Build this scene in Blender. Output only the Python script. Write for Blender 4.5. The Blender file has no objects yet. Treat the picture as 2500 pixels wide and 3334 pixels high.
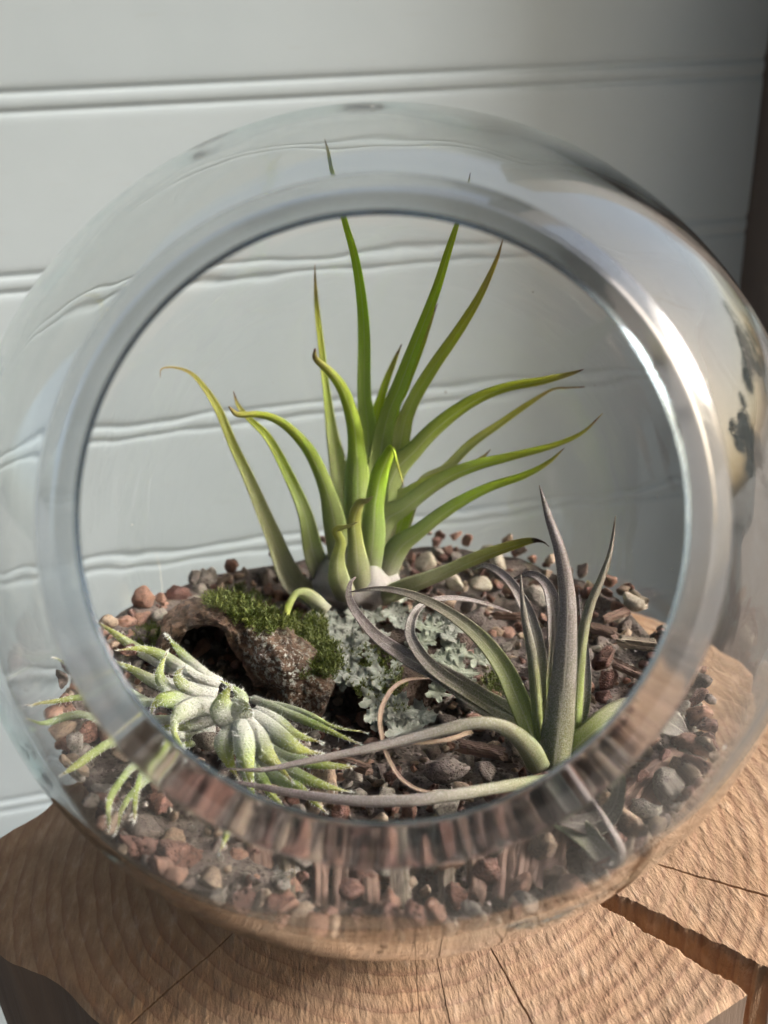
import bpy, math, random
import numpy as np
from mathutils import Vector, Matrix
random.seed(7); rng = np.random.default_rng(11)
sc = bpy.context.scene
COL = sc.collection
S = 0.01                                   # everything below is written in centimetres

# ------------------------------------------------------------------ camera
F = 2500.0; W, H = 2500.0, 3334.0; K = 2500.0/1659.0   # K: display pixel -> photo pixel
PITCH, ROLL, YAW = map(math.radians, (23.0, -3.9, 9.4))
def cam_axes(p, r, y):
    f = np.array([math.sin(y)*math.cos(p), math.cos(y)*math.cos(p), -math.sin(p)])
    r0 = np.array([math.cos(y), -math.sin(y), 0.0]); u0 = np.cross(r0, f)
    return r0*math.cos(r)+u0*math.sin(r), -r0*math.sin(r)+u0*math.cos(r), f
CR, CU, CF = cam_axes(PITCH, ROLL, YAW)
BR = 10.0                                  # outer radius of the bowl
BC = np.array([0.0, 0.0, 9.0])             # its centre above the stump
def ray(x, y): return CR*((x*K-W/2)/F) - CU*((y*K-H/2)/F) + CF
CO = BC - ray(1255/K, 1715/K)*20.47        # camera position
cd = bpy.data.cameras.new('camera'); cam = bpy.data.objects.new('camera', cd); COL.objects.link(cam)
M = Matrix.Identity(4)
for i in range(3):
    M[i][0], M[i][1], M[i][2], M[i][3] = CR[i], CU[i], -CF[i], CO[i]*S
cam.matrix_world = M
cd.sensor_width = 36; cd.lens = F/H*36; cd.clip_start = 0.005; cd.clip_end = 500
cd.dof.use_dof = True; cd.dof.focus_distance = 0.195; cd.dof.aperture_fstop = 11
sc.camera = cam

# ------------------------------------------------------------------ sky, sun, exposure
SUN_EL, SUN_AZ = math.radians(31), math.radians(-18)   # azimuth measured from +x towards +y
sd = np.array([math.cos(SUN_EL)*math.cos(SUN_AZ), math.cos(SUN_EL)*math.sin(SUN_AZ), math.sin(SUN_EL)])
wd = bpy.data.worlds.new('World'); sc.world = wd; wd.use_nodes = True
nt = wd.node_tree; bg = nt.nodes['Background']
sky = nt.nodes.new('ShaderNodeTexSky'); sky.sky_type = 'NISHITA'; sky.sun_disc = False
sky.sun_elevation = SUN_EL; sky.sun_rotation = math.atan2(sd[0], sd[1])
sky.air_density = 1.2; sky.dust_density = 6.0; sky.ozone_density = 1.0
nt.links.new(sky.outputs[0], bg.inputs[0]); bg.inputs[1].default_value = 0.15
ld = bpy.data.lights.new('sun', 'SUN'); ld.energy = 4.2; ld.angle = math.radians(16); ld.color = (1.0, 0.965, 0.925)
sun = bpy.data.objects.new('sun', ld); COL.objects.link(sun)
sun.rotation_euler = Vector(sd).to_track_quat('Z', 'Y').to_euler(); sun.location = tuple(sd*2)
vs = sc.view_settings; vs.view_transform = 'Standard'; vs.look = 'None'; vs.exposure = 0.42; vs.gamma = 1.0
cy = sc.cycles
cy.use_denoising = True; cy.max_bounces = 48; cy.transmission_bounces = 48; cy.transparent_max_bounces = 16
cy.glossy_bounces = 48; cy.diffuse_bounces = 4; cy.caustics_refractive = True; cy.caustics_reflective = False
cy.sample_clamp_indirect = 0.0; cy.blur_glossy = 0.0

# ------------------------------------------------------------------ helpers
def at(x, y, d): return CO + ray(x, y)*d                       # display pixel at a forward depth
def on(x, y, z):                                               # display pixel on the level z
    r = ray(x, y); return CO + r*((z-CO[2])/r[2])
def inside(p, rad=9.42):
    """slide a point along its line of sight until it lies inside the bowl"""
    q = np.array(p, float); d = (q-CO); L = np.linalg.norm(d); d /= L
    v = q-BC
    if np.linalg.norm(v) <= rad: return q
    oc = CO-BC; b = d@oc; c = oc@oc-rad*rad; disc = b*b-c
    if disc <= 0: 
        t = -b; q = CO+d*t; v = q-BC; return BC+v/np.linalg.norm(v)*rad
    s = math.sqrt(disc); t = min(max(L, -b-s), -b+s); return CO+d*t
def hash3(i, j, k, s):
    n = (i*73856093) ^ (j*19349663) ^ (k*83492791) ^ (s*2654435)
    n = (n ^ (n >> 13))*1274126177 & 0x7fffffff
    return ((n ^ (n >> 16)) & 0xffff)/65535.0
def vnoise(P, s=0):
    P = np.asarray(P, float); i = np.floor(P).astype(np.int64); f = P-i; f = f*f*(3-2*f); out = 0
    for dx in (0, 1):
        for dy in (0, 1):
            for dz in (0, 1):
                w = (f[..., 0] if dx else 1-f[..., 0])*(f[..., 1] if dy else 1-f[..., 1])*(f[..., 2] if dz else 1-f[..., 2])
                out = out + w*hash3(i[..., 0]+dx, i[..., 1]+dy, i[..., 2]+dz, s)
    return out*2-1
def fbm(P, o=4, s=0):
    P = np.asarray(P, float); a, r = 1.0, 0
    for k in range(o): r = r+a*vnoise(P*2**k, s+k); a *= .5
    return r
def mesh(name, V, Fc, mat=None, uv=None, smooth=True):
    me = bpy.data.meshes.new(name)
    me.from_pydata((np.asarray(V)*S).tolist(), [], [tuple(int(a) for a in f) for f in Fc])
    if uv is not None:
        l = me.uv_layers.new(name='UVMap'); idx = np.empty(len(me.loops), np.int32); me.loops.foreach_get('vertex_index', idx)
        l.data.foreach_set('uv', np.asarray(uv, np.float32)[idx].ravel())
    if mat: me.materials.append(mat)
    if smooth: me.polygons.foreach_set('use_smooth', [True]*len(me.polygons))
    me.update(); return me
def obj(name, me, parent=None):
    o = bpy.data.objects.new(name, me); COL.objects.link(o)
    if parent: o.parent = parent
    return o
def tag(o, label=None, cat=None, group=None, kind=None):
    if label: o['label'] = label
    if cat: o['category'] = cat
    if group: o['group'] = group
    if kind: o['kind'] = kind
    return o
def thing(name, label, cat, loc=(0, 0, 0), group=None):
    o = bpy.data.objects.new(name, None); COL.objects.link(o); o.location = tuple(np.asarray(loc)*S)
    o.empty_display_size = .01
    return tag(o, label, cat, group)
def child(name, me, root):
    """mesh written in scene centimetres, parented to an Empty that stands at the thing's base"""
    o = obj(name, me, root); o.matrix_parent_inverse = Matrix.Translation(-root.location); return o
def grid_faces(nr, nc, wrap=False, off=0):
    F_ = []
    for i in range(nr-1):
        for j in range(nc if wrap else nc-1):
            a, b = i*nc+j, i*nc+(j+1) % nc
            F_.append((off+a, off+b, off+b+nc, off+a+nc))
    return F_
def spline(P, n):
    P = np.asarray(P, float); m = len(P)
    Q = np.vstack([2*P[0]-P[1], P, 2*P[-1]-P[-2]]); out = []
    for u in np.linspace(0, m-1, n):
        i = min(int(u), m-2); t = u-i; a, b, c, d = Q[i:i+4]
        out.append(.5*((2*b)+(c-a)*t+(2*a-5*b+4*c-d)*t*t+(3*b-a-3*c+d)*t**3))
    return np.array(out)

# ------------------------------------------------------------------ materials
class NT:
    def __init__(s, name, rough=.6):
        s.m = bpy.data.materials.new(name); s.m.use_nodes = True; s.t = s.m.node_tree
        s.p = s.t.nodes['Principled BSDF']; s.p.inputs['Roughness'].default_value = rough
        s.tc = s.t.nodes.new('ShaderNodeTexCoord')
    def n(s, typ, **kw):
        x = s.t.nodes.new('ShaderNode'+typ)
        for k, v in kw.items():
            if k in x.inputs.keys() if isinstance(k, str) else False:
                s.put(x.inputs[k], v)
            else: setattr(x, k, v)
        return x
    def put(s, i, v):
        if hasattr(v, 'links'): s.t.links.new(v, i)
        elif hasattr(i, 'default_value'):
            if isinstance(v, (tuple, list)) and len(v) == 3 and len(i.default_value) == 4: v = (*v, 1)
            i.default_value = v
    def obj(s, sc=(1, 1, 1)):
        mp = s.n('Mapping'); s.put(mp.inputs[0], s.tc.outputs['Object']); mp.inputs['Scale'].default_value = sc; return mp.outputs[0]
    def noise(s, vec, scale, detail=5, rough=.6, dist=0):
        x = s.n('TexNoise'); s.put(x.inputs['Vector'], vec); x.inputs['Scale'].default_value = scale
        x.inputs['Detail'].default_value = detail; x.inputs['Roughness'].default_value = rough; x.inputs['Distortion'].default_value = dist; return x.outputs[0]
    def vor(s, vec, scale, feature='F1'):
        x = s.n('TexVoronoi'); x.feature = feature; s.put(x.inputs['Vector'], vec); x.inputs['Scale'].default_value = scale; return x.outputs[0]
    def ramp(s, fac, stops, interp='LINEAR'):
        x = s.n('ValToRGB'); s.put(x.inputs[0], fac); e = x.color_ramp.elements; x.color_ramp.interpolation = interp
        while len(e) < len(stops): e.new(.5)
        for k, (p, c) in zip(e, stops):
            k.position = p; k.color = (*c, 1) if isinstance(c, (tuple, list)) else (c, c, c, 1)
        return x.outputs[0]
    def mix(s, a, b, fac, mode='MIX'):
        x = s.n('Mix'); x.data_type = 'RGBA'; x.blend_type = mode
        s.put(x.inputs[0], fac); s.put(x.inputs[6], a); s.put(x.inputs[7], b); return x.outputs[2]
    def math(s, op, a, b=0.0):
        x = s.n('Math'); x.operation = op; s.put(x.inputs[0], a); s.put(x.inputs[1], b); return x.outputs[0]
    def bump(s, h, strength, dist, prev=None):
        x = s.n('Bump'); s.put(x.inputs['Height'], h); x.inputs['Strength'].default_value = strength; x.inputs['Distance'].default_value = dist*S
        if prev: s.put(x.inputs['Normal'], prev)
        return x.outputs[0]
    def out(s, col=None, normal=None, rough=None, **kw):
        if col is not None: s.put(s.p.inputs['Base Color'], col)
        if normal is not None: s.put(s.p.inputs['Normal'], normal)
        if rough is not None: s.put(s.p.inputs['Roughness'], rough)
        for k, v in kw.items(): s.put(s.p.inputs[k], v)
        return s.m

def m_paint():
    t = NT('wall_paint', .42); v = t.obj()
    n = t.noise(v, 9, 4); n2 = t.noise(t.obj((6, 1, 60)), 5, 4); n3 = t.noise(v, 60, 3)
    c = t.mix((.565, .645, .685), (.52, .60, .64), t.ramp(n, [(.35, 0), (.7, 1)]))
    c = t.mix(c, (.47, .48, .455), t.ramp(n2, [(.62, 0), (.85, .5)]))
    br = t.noise(t.obj((4, 1, 130)), 1.0, 4)
    return t.out(c, t.bump(br, .2, .04, t.bump(n3, .12, .05, t.bump(n, .25, .12))))
def m_post():
    t = NT('dark_timber', .6); n = t.noise(t.obj((10, 10, 1)), 14, 5)
    return t.out(t.mix((.12, .095, .085), (.18, .145, .13), n), t.bump(n, .3, .05))
def m_stump():
    t = NT('sawn_wood', .82); uv = t.tc.outputs['UV']
    sx = t.n('SeparateXYZ'); t.put(sx.inputs[0], uv); th, rr = sx.outputs[0], sx.outputs[1]     # angle turn, radius in cm
    v = t.obj()
    wob = t.noise(v, 16, 4)
    rw = t.math('ADD', rr, t.math('MULTIPLY', wob, .9))
    ring = t.math('FRACT', t.math('DIVIDE', rw, .42))
    rc = t.ramp(ring, [(0, (.425, .27, .16)), (.5, (.40, .25, .148)), (.78, (.33, .185, .112)), (.92, (.275, .145, .085)), (1, (.425, .27, .16))])
    big = t.noise(v, 22, 4)
    c = t.mix(rc, (.46, .32, .205), t.ramp(big, [(.4, 0), (.8, .6)]))
    stain = t.noise(v, 9, 5, .65)
    c = t.mix(c, (.27, .14, .075), t.ramp(stain, [(.52, 0), (.72, .55)]))
    grain = t.noise(t.obj((400, 120, 100)), 1.0, 5, .68)            # torn saw fibres, all one way
    c = t.mix(c, (.27, .155, .09), t.ramp(grain, [(.36, .65), (.56, 0)]))
    c = t.mix(c, (.60, .46, .35), t.ramp(grain, [(.56, 0), (.74, .5)]))
    c = t.mix(c, (.62, .53, .45), t.ramp(t.noise(v, 38, 2), [(.7, 0), (.78, .5)]))
    c = t.mix(c, (.36, .31, .27), t.ramp(t.noise(v, 6, 5, .7), [(.5, 0), (.78, .5)]))
    cx = t.n('CombineXYZ'); t.put(cx.inputs[0], t.math('MULTIPLY', th, 420)); t.put(cx.inputs[1], t.math('MULTIPLY', rr, 2.6))
    ray_ = t.noise(cx.outputs[0], 1.0, 3, .6)
    fuzz = t.math('MULTIPLY', t.math('SUBTRACT', grain, .5), t.ramp(t.noise(v, 30, 3), [(.3, .45), (.65, 1)]))
    b = t.bump(t.ramp(ring, [(0, .5), (.6, .7), (.88, .1), (1, .5)]), .35, .035)
    b = t.bump(ray_, .35, .05, b); b = t.bump(fuzz, 1.0, .17, b); b = t.bump(t.noise(v, 420, 3), .25, .03, b)
    return t.out(c, b)
def m_stump_side():
    t = NT('stump_side_wood', .85)
    g = t.noise(t.obj((140, 140, 9)), 1.0, 6, .65); g2 = t.noise(t.obj((30, 30, 4)), 1.0, 4)
    c = t.mix((.045, .034, .028), (.17, .125, .095), t.ramp(g, [(.3, 0), (.7, 1)])); c = t.mix(c, (.16, .11, .08), g2)
    return t.out(c, t.bump(g, .8, .15))
def m_glass(name='clear_glass', rough=0.0, col=(.985, .992, .992), specks=True):
    t = NT(name, 0.0); out = t.t.nodes['Material Output']
    g = t.n('BsdfGlass'); g.inputs['Color'].default_value = (*col, 1); g.inputs['Roughness'].default_value = rough; g.inputs['IOR'].default_value = 1.44
    t.t.links.new(g.outputs[0], out.inputs[0])
    if specks:                                             # a few dried specks of dust
        vo = t.n('TexVoronoi'); t.put(vo.inputs['Vector'], t.tc.outputs['Object']); vo.inputs['Scale'].default_value = 95
        sel = t.math('GREATER_THAN', t.n('SeparateColor', Color=vo.outputs['Color']).outputs[0], .8)
        f = t.math('MULTIPLY', t.math('MULTIPLY', t.math('LESS_THAN', vo.outputs['Distance'], .045), sel), .55)
        d = t.n('BsdfDiffuse'); d.inputs[0].default_value = (.7, .7, .68, 1); mx = t.n('MixShader')
        t.put(mx.inputs[0], f); t.t.links.new(g.outputs[0], mx.inputs[1]); t.t.links.new(d.outputs[0], mx.inputs[2]); t.t.links.new(mx.outputs[0], out.inputs[0])
    t.t.nodes.remove(t.p)
    return t.m
def m_stone(name, a, b_, c_, pits=0.0, rough=.85, sc=1.0):
    t = NT(name, rough); oi = t.n('ObjectInfo'); rnd = oi.outputs['Random']
    mp = t.n('Mapping'); t.put(mp.inputs[0], t.tc.outputs['Object'])
    cv = t.n('CombineXYZ'); t.put(cv.inputs[0], t.math('MULTIPLY', rnd, .7)); t.put(cv.inputs[1], t.math('MULTIPLY', rnd, 1.9)); t.put(mp.inputs['Location'], cv.outputs[0])
    v = mp.outputs[0]
    n = t.noise(v, 260*sc, 6, .65); n2 = t.noise(v, 900*sc, 4, .7)
    col = t.mix(a, b_, rnd); col = t.mix(col, c_, t.ramp(n, [(.42, 0), (.66, .85)]))
    col = t.mix(col, (.03, .025, .022), t.ramp(n2, [(.33, .55), (.5, 0)]))
    b = t.bump(n, .8, .08); b = t.bump(n2, .7, .035, b)
    if pits:
        vo = t.vor(v, 750*sc); pm = t.ramp(vo, [(.18, 0), (.42, 1)]); b = t.bump(pm, pits, .06, b)
        col = t.mix((.035, .025, .022), col, t.ramp(vo, [(.1, .35), (.4, 1)]))
    return t.out(col, b)
def m_chip(name, a, b_):
    t = NT(name, .8); oi = t.n('ObjectInfo'); rnd = oi.outputs['Random']
    g = t.noise(t.obj((900, 900, 60)), 1.0, 5, .65)
    col = t.mix(a, b_, t.math('FRACT', t.math('MULTIPLY', rnd, 7.3)))
    col = t.mix(col, (.06, .042, .034), t.ramp(g, [(.35, .8), (.6, 0)]))
    return t.out(col, t.bump(g, .8, .08))
def m_leaf(name, stops, dust=(.75, .75, .7), dust_fac=0.25, dust_base=0.0, rough=.5, trans=.25, fuzz=0.0, dsc=900, rib=.75):
    """stops: colour along the leaf (u 0 base .. 1 tip)"""
    t = NT(name, rough); sx = t.n('SeparateXYZ'); t.put(sx.inputs[0], t.tc.outputs['UV']); u, v = sx.outputs[0], sx.outputs[1]
    oi = t.n('ObjectInfo')
    wob = t.noise(t.obj(), 300, 4)
    uu = t.math('ADD', u, t.math('MULTIPLY', t.math('SUBTRACT', wob, .5), .16))
    c = t.ramp(uu, stops)
    hs = t.n('HueSaturation'); t.put(hs.inputs['Color'], c); t.put(hs.inputs['Value'], t.math('ADD', .82, t.math('MULTIPLY', oi.outputs['Random'], .36))); t.put(hs.inputs['Hue'], t.math('ADD', .488, t.math('MULTIPLY', oi.outputs['Random'], .02)))
    c = hs.outputs[0]
    st = t.n('CombineXYZ'); t.put(st.inputs[0], t.math('MULTIPLY', v, 26)); t.put(st.inputs[1], t.math('MULTIPLY', u, 3))
    line = t.noise(st.outputs[0], 1.0, 3)
    c = t.mix(c, (.02, .03, .01), t.math('MULTIPLY', t.ramp(line, [(.35, 1), (.6, 0)]), .22))
    mid = t.math('MULTIPLY', t.ramp(v, [(.455, 0), (.49, 1), (.51, 1), (.545, 0)]), t.ramp(line, [(.3, .15), (.6, .55)]))
    c = t.mix(c, (.62, .62, .50), t.math('MULTIPLY', mid, rib))
    d = t.noise(t.obj(), dsc, 4, .75)
    df = t.math('MULTIPLY', t.ramp(d, [(.45, 0), (.62, 1)]), dust_fac)
    if dust_base:
        df = t.math('MAXIMUM', df, t.math('MULTIPLY', t.ramp(d, [(.30, 0), (.47, 1)]), t.ramp(uu, [(0, dust_base), (.40, dust_base*.95), (.6, dust_base*.35), (.82, 0)])))
    c = t.mix(c, dust, df)
    b = t.bump(line, .25, .03); b = t.bump(d, .35+fuzz, .03+.05*fuzz, b)
    m = t.out(c, b)
    p = t.p; p.inputs['Specular IOR Level'].default_value = .35
    if trans:
        tr = t.n('BsdfTranslucent'); t.put(tr.inputs[0], c); t.put(tr.inputs['Normal'], b)
        mx = t.n('MixShader'); mx.inputs[0].default_value = trans
        t.t.links.new(p.outputs[0], mx.inputs[1]); t.t.links.new(tr.outputs[0], mx.inputs[2]); t.t.links.new(mx.outputs[0], t.t.nodes['Material Output'].inputs[0])
    return m
def m_bark():
    t = NT('bark', .9); v = t.obj()
    n = t.noise(v, 130, 6, .7); s = t.noise(t.obj((1, 1, 2.2)), 320, 5, .7); sx = t.n('SeparateXYZ'); t.put(sx.inputs[0], t.tc.outputs['UV'])
    c = t.mix((.045, .027, .018), (.22, .135, .09), t.ramp(n, [(.35, 0), (.68, 1)]))
    c = t.mix(c, (.02, .014, .011), t.ramp(s, [(.34, .85), (.52, 0)]))
    lich = t.noise(v, 760, 5, .7); zone = t.ramp(sx.outputs[0], [(.52, 0), (.62, 1), (.92, 1), (1, .3)]); zone2 = t.ramp(sx.outputs[1], [(.25, .2), (.5, 1), (.85, 1), (.95, 0)])
    lf = t.math('MULTIPLY', t.math('MULTIPLY', t.ramp(lich, [(.5, 0), (.6, 1)]), zone), zone2)
    c = t.mix(c, t.mix((.36, .35, .31), (.56, .59, .55), n), lf)
    b = t.bump(n, .9, .22); b = t.bump(s, .8, .1, b); b = t.bump(lf, .6, .05, b)
    return t.out(c, b)
def m_moss():
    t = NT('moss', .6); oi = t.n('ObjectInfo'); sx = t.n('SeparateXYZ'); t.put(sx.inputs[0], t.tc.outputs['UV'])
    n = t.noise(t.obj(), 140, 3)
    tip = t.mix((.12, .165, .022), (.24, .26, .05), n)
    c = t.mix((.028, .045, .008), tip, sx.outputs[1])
    m = t.out(c); tr = t.n('BsdfTranslucent'); t.put(tr.inputs[0], c); mx = t.n('MixShader'); mx.inputs[0].default_value = .25
    t.t.links.new(t.p.outputs[0], mx.inputs[1]); t.t.links.new(tr.outputs[0], mx.inputs[2]); t.t.links.new(mx.outputs[0], t.t.nodes['Material Output'].inputs[0])
    return m
def m_lichen(a=(.19, .205, .175), b_=(.37, .385, .345)):
    t = NT('lichen', .85); v = t.obj(); n = t.noise(v, 330, 5, .65); n2 = t.noise(v, 1100, 3)
    c = t.mix(a, b_, t.ramp(n, [(.35, 0), (.65, 1)])); c = t.mix(c, (.24, .28, .25), t.ramp(n2, [(.3, .6), (.5, 0)]))
    return t.out(c, t.bump(n, .7, .06, t.bump(n2, .5, .03)))

MT = dict(paint=m_paint(), post=m_post(), stump=m_stump(), side=m_stump_side(), glass=m_glass(), bark=m_bark(), moss=m_moss(), lichen=m_lichen())

# ------------------------------------------------------------------ back wall of beaded boards
WY = CO[1]+45.0                              # wall plane
PH = .1877*45.0                              # board height
Z0 = CO[2]+.1187*45.0                        # centre of the topmost visible seam
def board_profile():
    """(z from the seam downwards, y proud of the wall towards the viewer): groove, bead, groove, flat, rounded lower edge"""
    p = [(0.0, -.13), (.08, -.135)]
    for a in np.linspace(-90, 90, 13): p.append((.48+.34*math.sin(math.radians(a)), -.13+.13*math.cos(math.radians(a))))
    p += [(.88, -.125), (.96, -.12)]
    for a in np.linspace(0, 90, 7): p.append((1.0+.5*(1-math.cos(math.radians(a))), -.11+.11*math.sin(math.radians(a))))
    p += [(2.5, .012), (PH*.55, .016), (PH-1.1, .008)]
    for a in np.linspace(0, 90, 7): p.append((PH-.5+.46*math.sin(math.radians(a)), -.12+.12*math.cos(math.radians(a))))
    p += [(PH, -.13)]
    return np.array(p)
wall = thing('back_wall', 'pale grey painted tongue and groove boards behind the terrarium', None, (0, WY, 0)); wall['kind'] = 'structure'; del wall['label']
prof = board_profile(); XL, XR = -60.0, .6906*45+CO[0]
xs = np.linspace(XL, XR, 40)
V = np.array([(x, -pr[1], -pr[0]) for pr in prof for x in xs]); Fb = grid_faces(len(prof), len(xs))
nb = len(V); V = np.vstack([V, [(XL, 1.2, 0), (XR, 1.2, 0), (XL, 1.2, -PH), (XR, 1.2, -PH)]])
plank_me = mesh('plank', V, Fb+[(nb, nb+1, nb+3, nb+2)], MT['paint'])
for k in range(-4, 10):
    o = obj('plank', plank_me, wall); o.location = (0, 0, (Z0-k*PH)*S)
PX, PD = XR, 6.8
def box_mesh(name, lo, hi, mat, bev=.15):
    import bmesh
    bm = bmesh.new(); bmesh.ops.create_cube(bm, size=1)
    lo, hi = np.array(lo), np.array(hi)
    for v in bm.verts: v.co = Vector(((lo+hi)/2+np.array(v.co)*(hi-lo))*S)
    bmesh.ops.bevel(bm, geom=bm.edges[:], offset=bev*S, segments=2, affect='EDGES')
    me = bpy.data.meshes.new(name); bm.to_mesh(me); bm.free(); me.materials.append(mat); return me
tag(obj('corner_post', box_mesh('corner_post', (PX+.05, WY-PD, -60), (PX+6, WY+1, 60), MT['post'])), 'dark brown upright timber post at the right end of the wall', 'post')

def m_ground():
    t = NT('paving', .8); n = t.noise(t.obj(), 3, 5); return t.out(t.mix((.10, .09, .08), (.15, .135, .12), n), t.bump(n, .3, 1))
tag(obj('ground', mesh('ground', [(-9000, -9000, -45), (9000, -9000, -45), (9000, 9000, -45), (-9000, 9000, -45)], [(0, 1, 2, 3)], m_ground())), kind='structure')

def m_flat(name, a, b_, sc_=6, rough=.8):
    t = NT(name, rough); n = t.noise(t.obj(), sc_, 4); return t.out(t.mix(a, b_, n))
rf = mesh('porch_roof', [(x_, y_, z_) for z_ in (140, 154) for x_, y_ in ((-420, -300), (135, -300), (135, WY+2), (-420, WY+2))], [(3, 2, 1, 0), (4, 5, 6, 7), (0, 1, 5, 4), (1, 2, 6, 5), (2, 3, 7, 6), (3, 0, 4, 7)], m_flat('roof_boards', (.24, .22, .2), (.30, .28, .26)), smooth=False)
tag(obj('porch_roof', rf), kind='structure')
def tree(label, x, y, h, seed):
    r = np.random.default_rng(seed); root = thing('tree', label, 'tree', (x, y, -45), 'trees mirrored in the glass')
    a = np.linspace(0, 2*math.pi, 8, endpoint=False); rows = [np.stack([x+np.cos(a)*7*(1-.8*t)+6*math.sin(3*t+seed), y+np.sin(a)*7*(1-.8*t), np.full(8, -45+h*t)], -1) for t in np.linspace(0, .9, 8)]
    child('trunk', mesh('trunk', np.vstack(rows), grid_faces(8, 8, True), MT['post']), root)
    V, Fc = [], []
    cl = [(r.normal(0, h*.17), r.normal(0, h*.17), h*r.uniform(.35, .95), h*r.uniform(.08, .17)) for _ in range(26)]
    for k in range(3600):
        c = cl[r.integers(26)]; d = r.normal(size=3); d /= np.linalg.norm(d); p = np.array([x+c[0], y+c[1], -45+c[2]])+d*c[3]*r.uniform(.5, 1.05)
        u = r.normal(size=3); u /= np.linalg.norm(u); v = np.cross(u, r.normal(size=3)); v /= np.linalg.norm(v); b = len(V); L = r.uniform(5, 10)
        V += [p-u*L, p+v*L*.4, p+u*L, p-v*L*.4]; Fc.append((b, b+1, b+2, b+3))
    child('crown', mesh('crown', np.array(V), Fc, TREEM, smooth=False), root)
TREEM = m_flat('tree_leaves', (.035, .06, .018), (.07, .10, .03), 2)
tree('loose green tree reflected in the right of the bowl', 720, 60, 175, 1); tree('broad green tree reflected low in the right of the bowl', 820, -200, 190, 2); tree('dark green tree reflected beside the post', 700, 300, 190, 3)

# ------------------------------------------------------------------ stump
def make_stump():
    cx, cyy = 0.0, .2
    outl = np.array([(14.6, 2), (13.4, -2.5), (10.8, -5.3), (7.9, -7.5), (6.9, -8.0), (4.7, -8.65), (1.5, -9.7), (-2, -9.3), (-5.5, -7.7), (-8.2, -5.6), (-9.6, -4.1), (-11.2, -2.95), (-12.5, -1.3), (-12.75, .3), (-12.3, 1.3), (-11.1, 2.3), (-10.2, 4.5), (-8, 8), (-4, 11), (2, 12.5), (8, 11), (12.5, 7)]) - (cx, cyy)
    pl = spline(np.vstack([outl, outl[:2]]), 400)[:-18]
    pa = np.unwrap(np.arctan2(pl[:, 1], pl[:, 0])); pr = np.hypot(pl[:, 0], pl[:, 1])
    if pa[-1] < pa[0]: pa, pr = pa[::-1], pr[::-1]
    def R_of(a):
        a = (a-pa[0]) % (2*math.pi)+pa[0]; return np.interp(a, np.r_[pa, pa[0]+2*math.pi], np.r_[pr, pr[0]])
    # radial cracks: angle, half width at 6 cm, start radius, depth
    cr = [(math.atan2(-5.6, 4.55), .25, 3.2, 4.6), (math.atan2(-4.35, 5.75), .022, 3.0, .5), (math.atan2(-6.6, 1.05), .017, 5.2, .3), (math.atan2(-6.6, -1.05), .008, 5.6, .12), (math.atan2(-6.5, -.45), .011, 5.4, .2), (math.atan2(-5.0, -6.6), .016, 6.5, .22), (math.radians(20), .1, 2, 1), (math.radians(140), .08, 3, 1)]
    A = list(np.linspace(-math.pi, math.pi, 900, endpoint=False))
    for a, hw, r0, dp in cr:
        h = hw/6.0
        for e in (-1.25, -1.03, -1, -.6, 0, .6, 1, 1.03, 1.25): A.append(a+h*e)
    A = np.array(sorted(set(np.round(A, 6)))); nA = len(A)
    Rr = np.r_[0.02, np.linspace(.15, .3, 6), np.linspace(.33, .985, 190), .993, 1.0]; nR = len(Rr)
    aa, tt = np.meshgrid(A, Rr); Ro = R_of(A)[None, :]; r = tt*Ro
    x, y = cx+r*np.cos(aa), cyy+r*np.sin(aa)
    P = np.stack([x, y, np.zeros_like(x)], -1)
    z = -.06+.006*np.sin(2*math.pi*(r+.5*vnoise(P*.2, 3))/.42)+.03*fbm(P*.8, 3, 5)+.010*fbm(P*4, 4, 9)
    z = np.minimum(z, -.005)
    z -= np.where(tt > .985, (tt-.985)/.015*.12, 0)
    for a, hw, r0, dp in cr:
        d = np.abs((aa-a+math.pi) % (2*math.pi)-math.pi)*6.0
        rag = hw*(1+.0*r)
        ins = (d <= rag*1.005) & (r > r0)
        fade = np.clip((r-r0)/1.2, 0, 1)
        z = np.where(ins, z-dp*fade*(.75+.25*np.cos(np.clip(d/rag, 0, 1)*math.pi/2)), z)
    # ragged crack walls
    jit = (.05*fbm(P*3.2, 3, 21)+.035*fbm(P*9, 3, 23))*np.clip(1-np.abs((aa-cr[0][0]+math.pi) % (2*math.pi)-math.pi)/.25, .1, 1); x2 = x-np.sin(aa)*jit*(r > 3); y2 = y+np.cos(aa)*jit*(r > 3)
    V = np.stack([x2, y2, z], -1).reshape(-1, 3)
    uv = np.stack([(aa+math.pi)/(2*math.pi), r], -1).reshape(-1, 2)
    Ft = grid_faces(nR, nA, True)
    root = thing('wood_stump', 'sawn tree stump with growth rings and a deep radial crack under the bowl', 'stump', (0, 0, -24))
    me = mesh('sawn_top', V, Ft, MT['stump'], uv); child('sawn_top', me, root)
    # side
    zs = np.r_[0, .25, .8, np.linspace(1.6, 24, 24)]
    rows = []
    edge = V[-nA:]
    for k, dz in enumerate(zs):
        q = edge.copy(); zz = np.minimum(q[:, 2], q[:, 2]*max(0, 1-dz/4))
        rad = 1+.004*min(dz, 3)+.012*vnoise(np.stack([np.cos(A)*6, np.sin(A)*6, np.full(nA, dz*.12)], -1), 4)*min(1, dz)
        q[:, 0] = cx+(q[:, 0]-cx)*rad; q[:, 1] = cyy+(q[:, 1]-cyy)*rad; q[:, 2] = edge[:, 2]-dz if dz < 1 else np.minimum(edge[:, 2]-.8, -dz)
        rows.append(q)
    child('side', mesh('side', np.vstack(rows), grid_faces(len(rows), nA, True), MT['side']), root)
make_stump()

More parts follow.
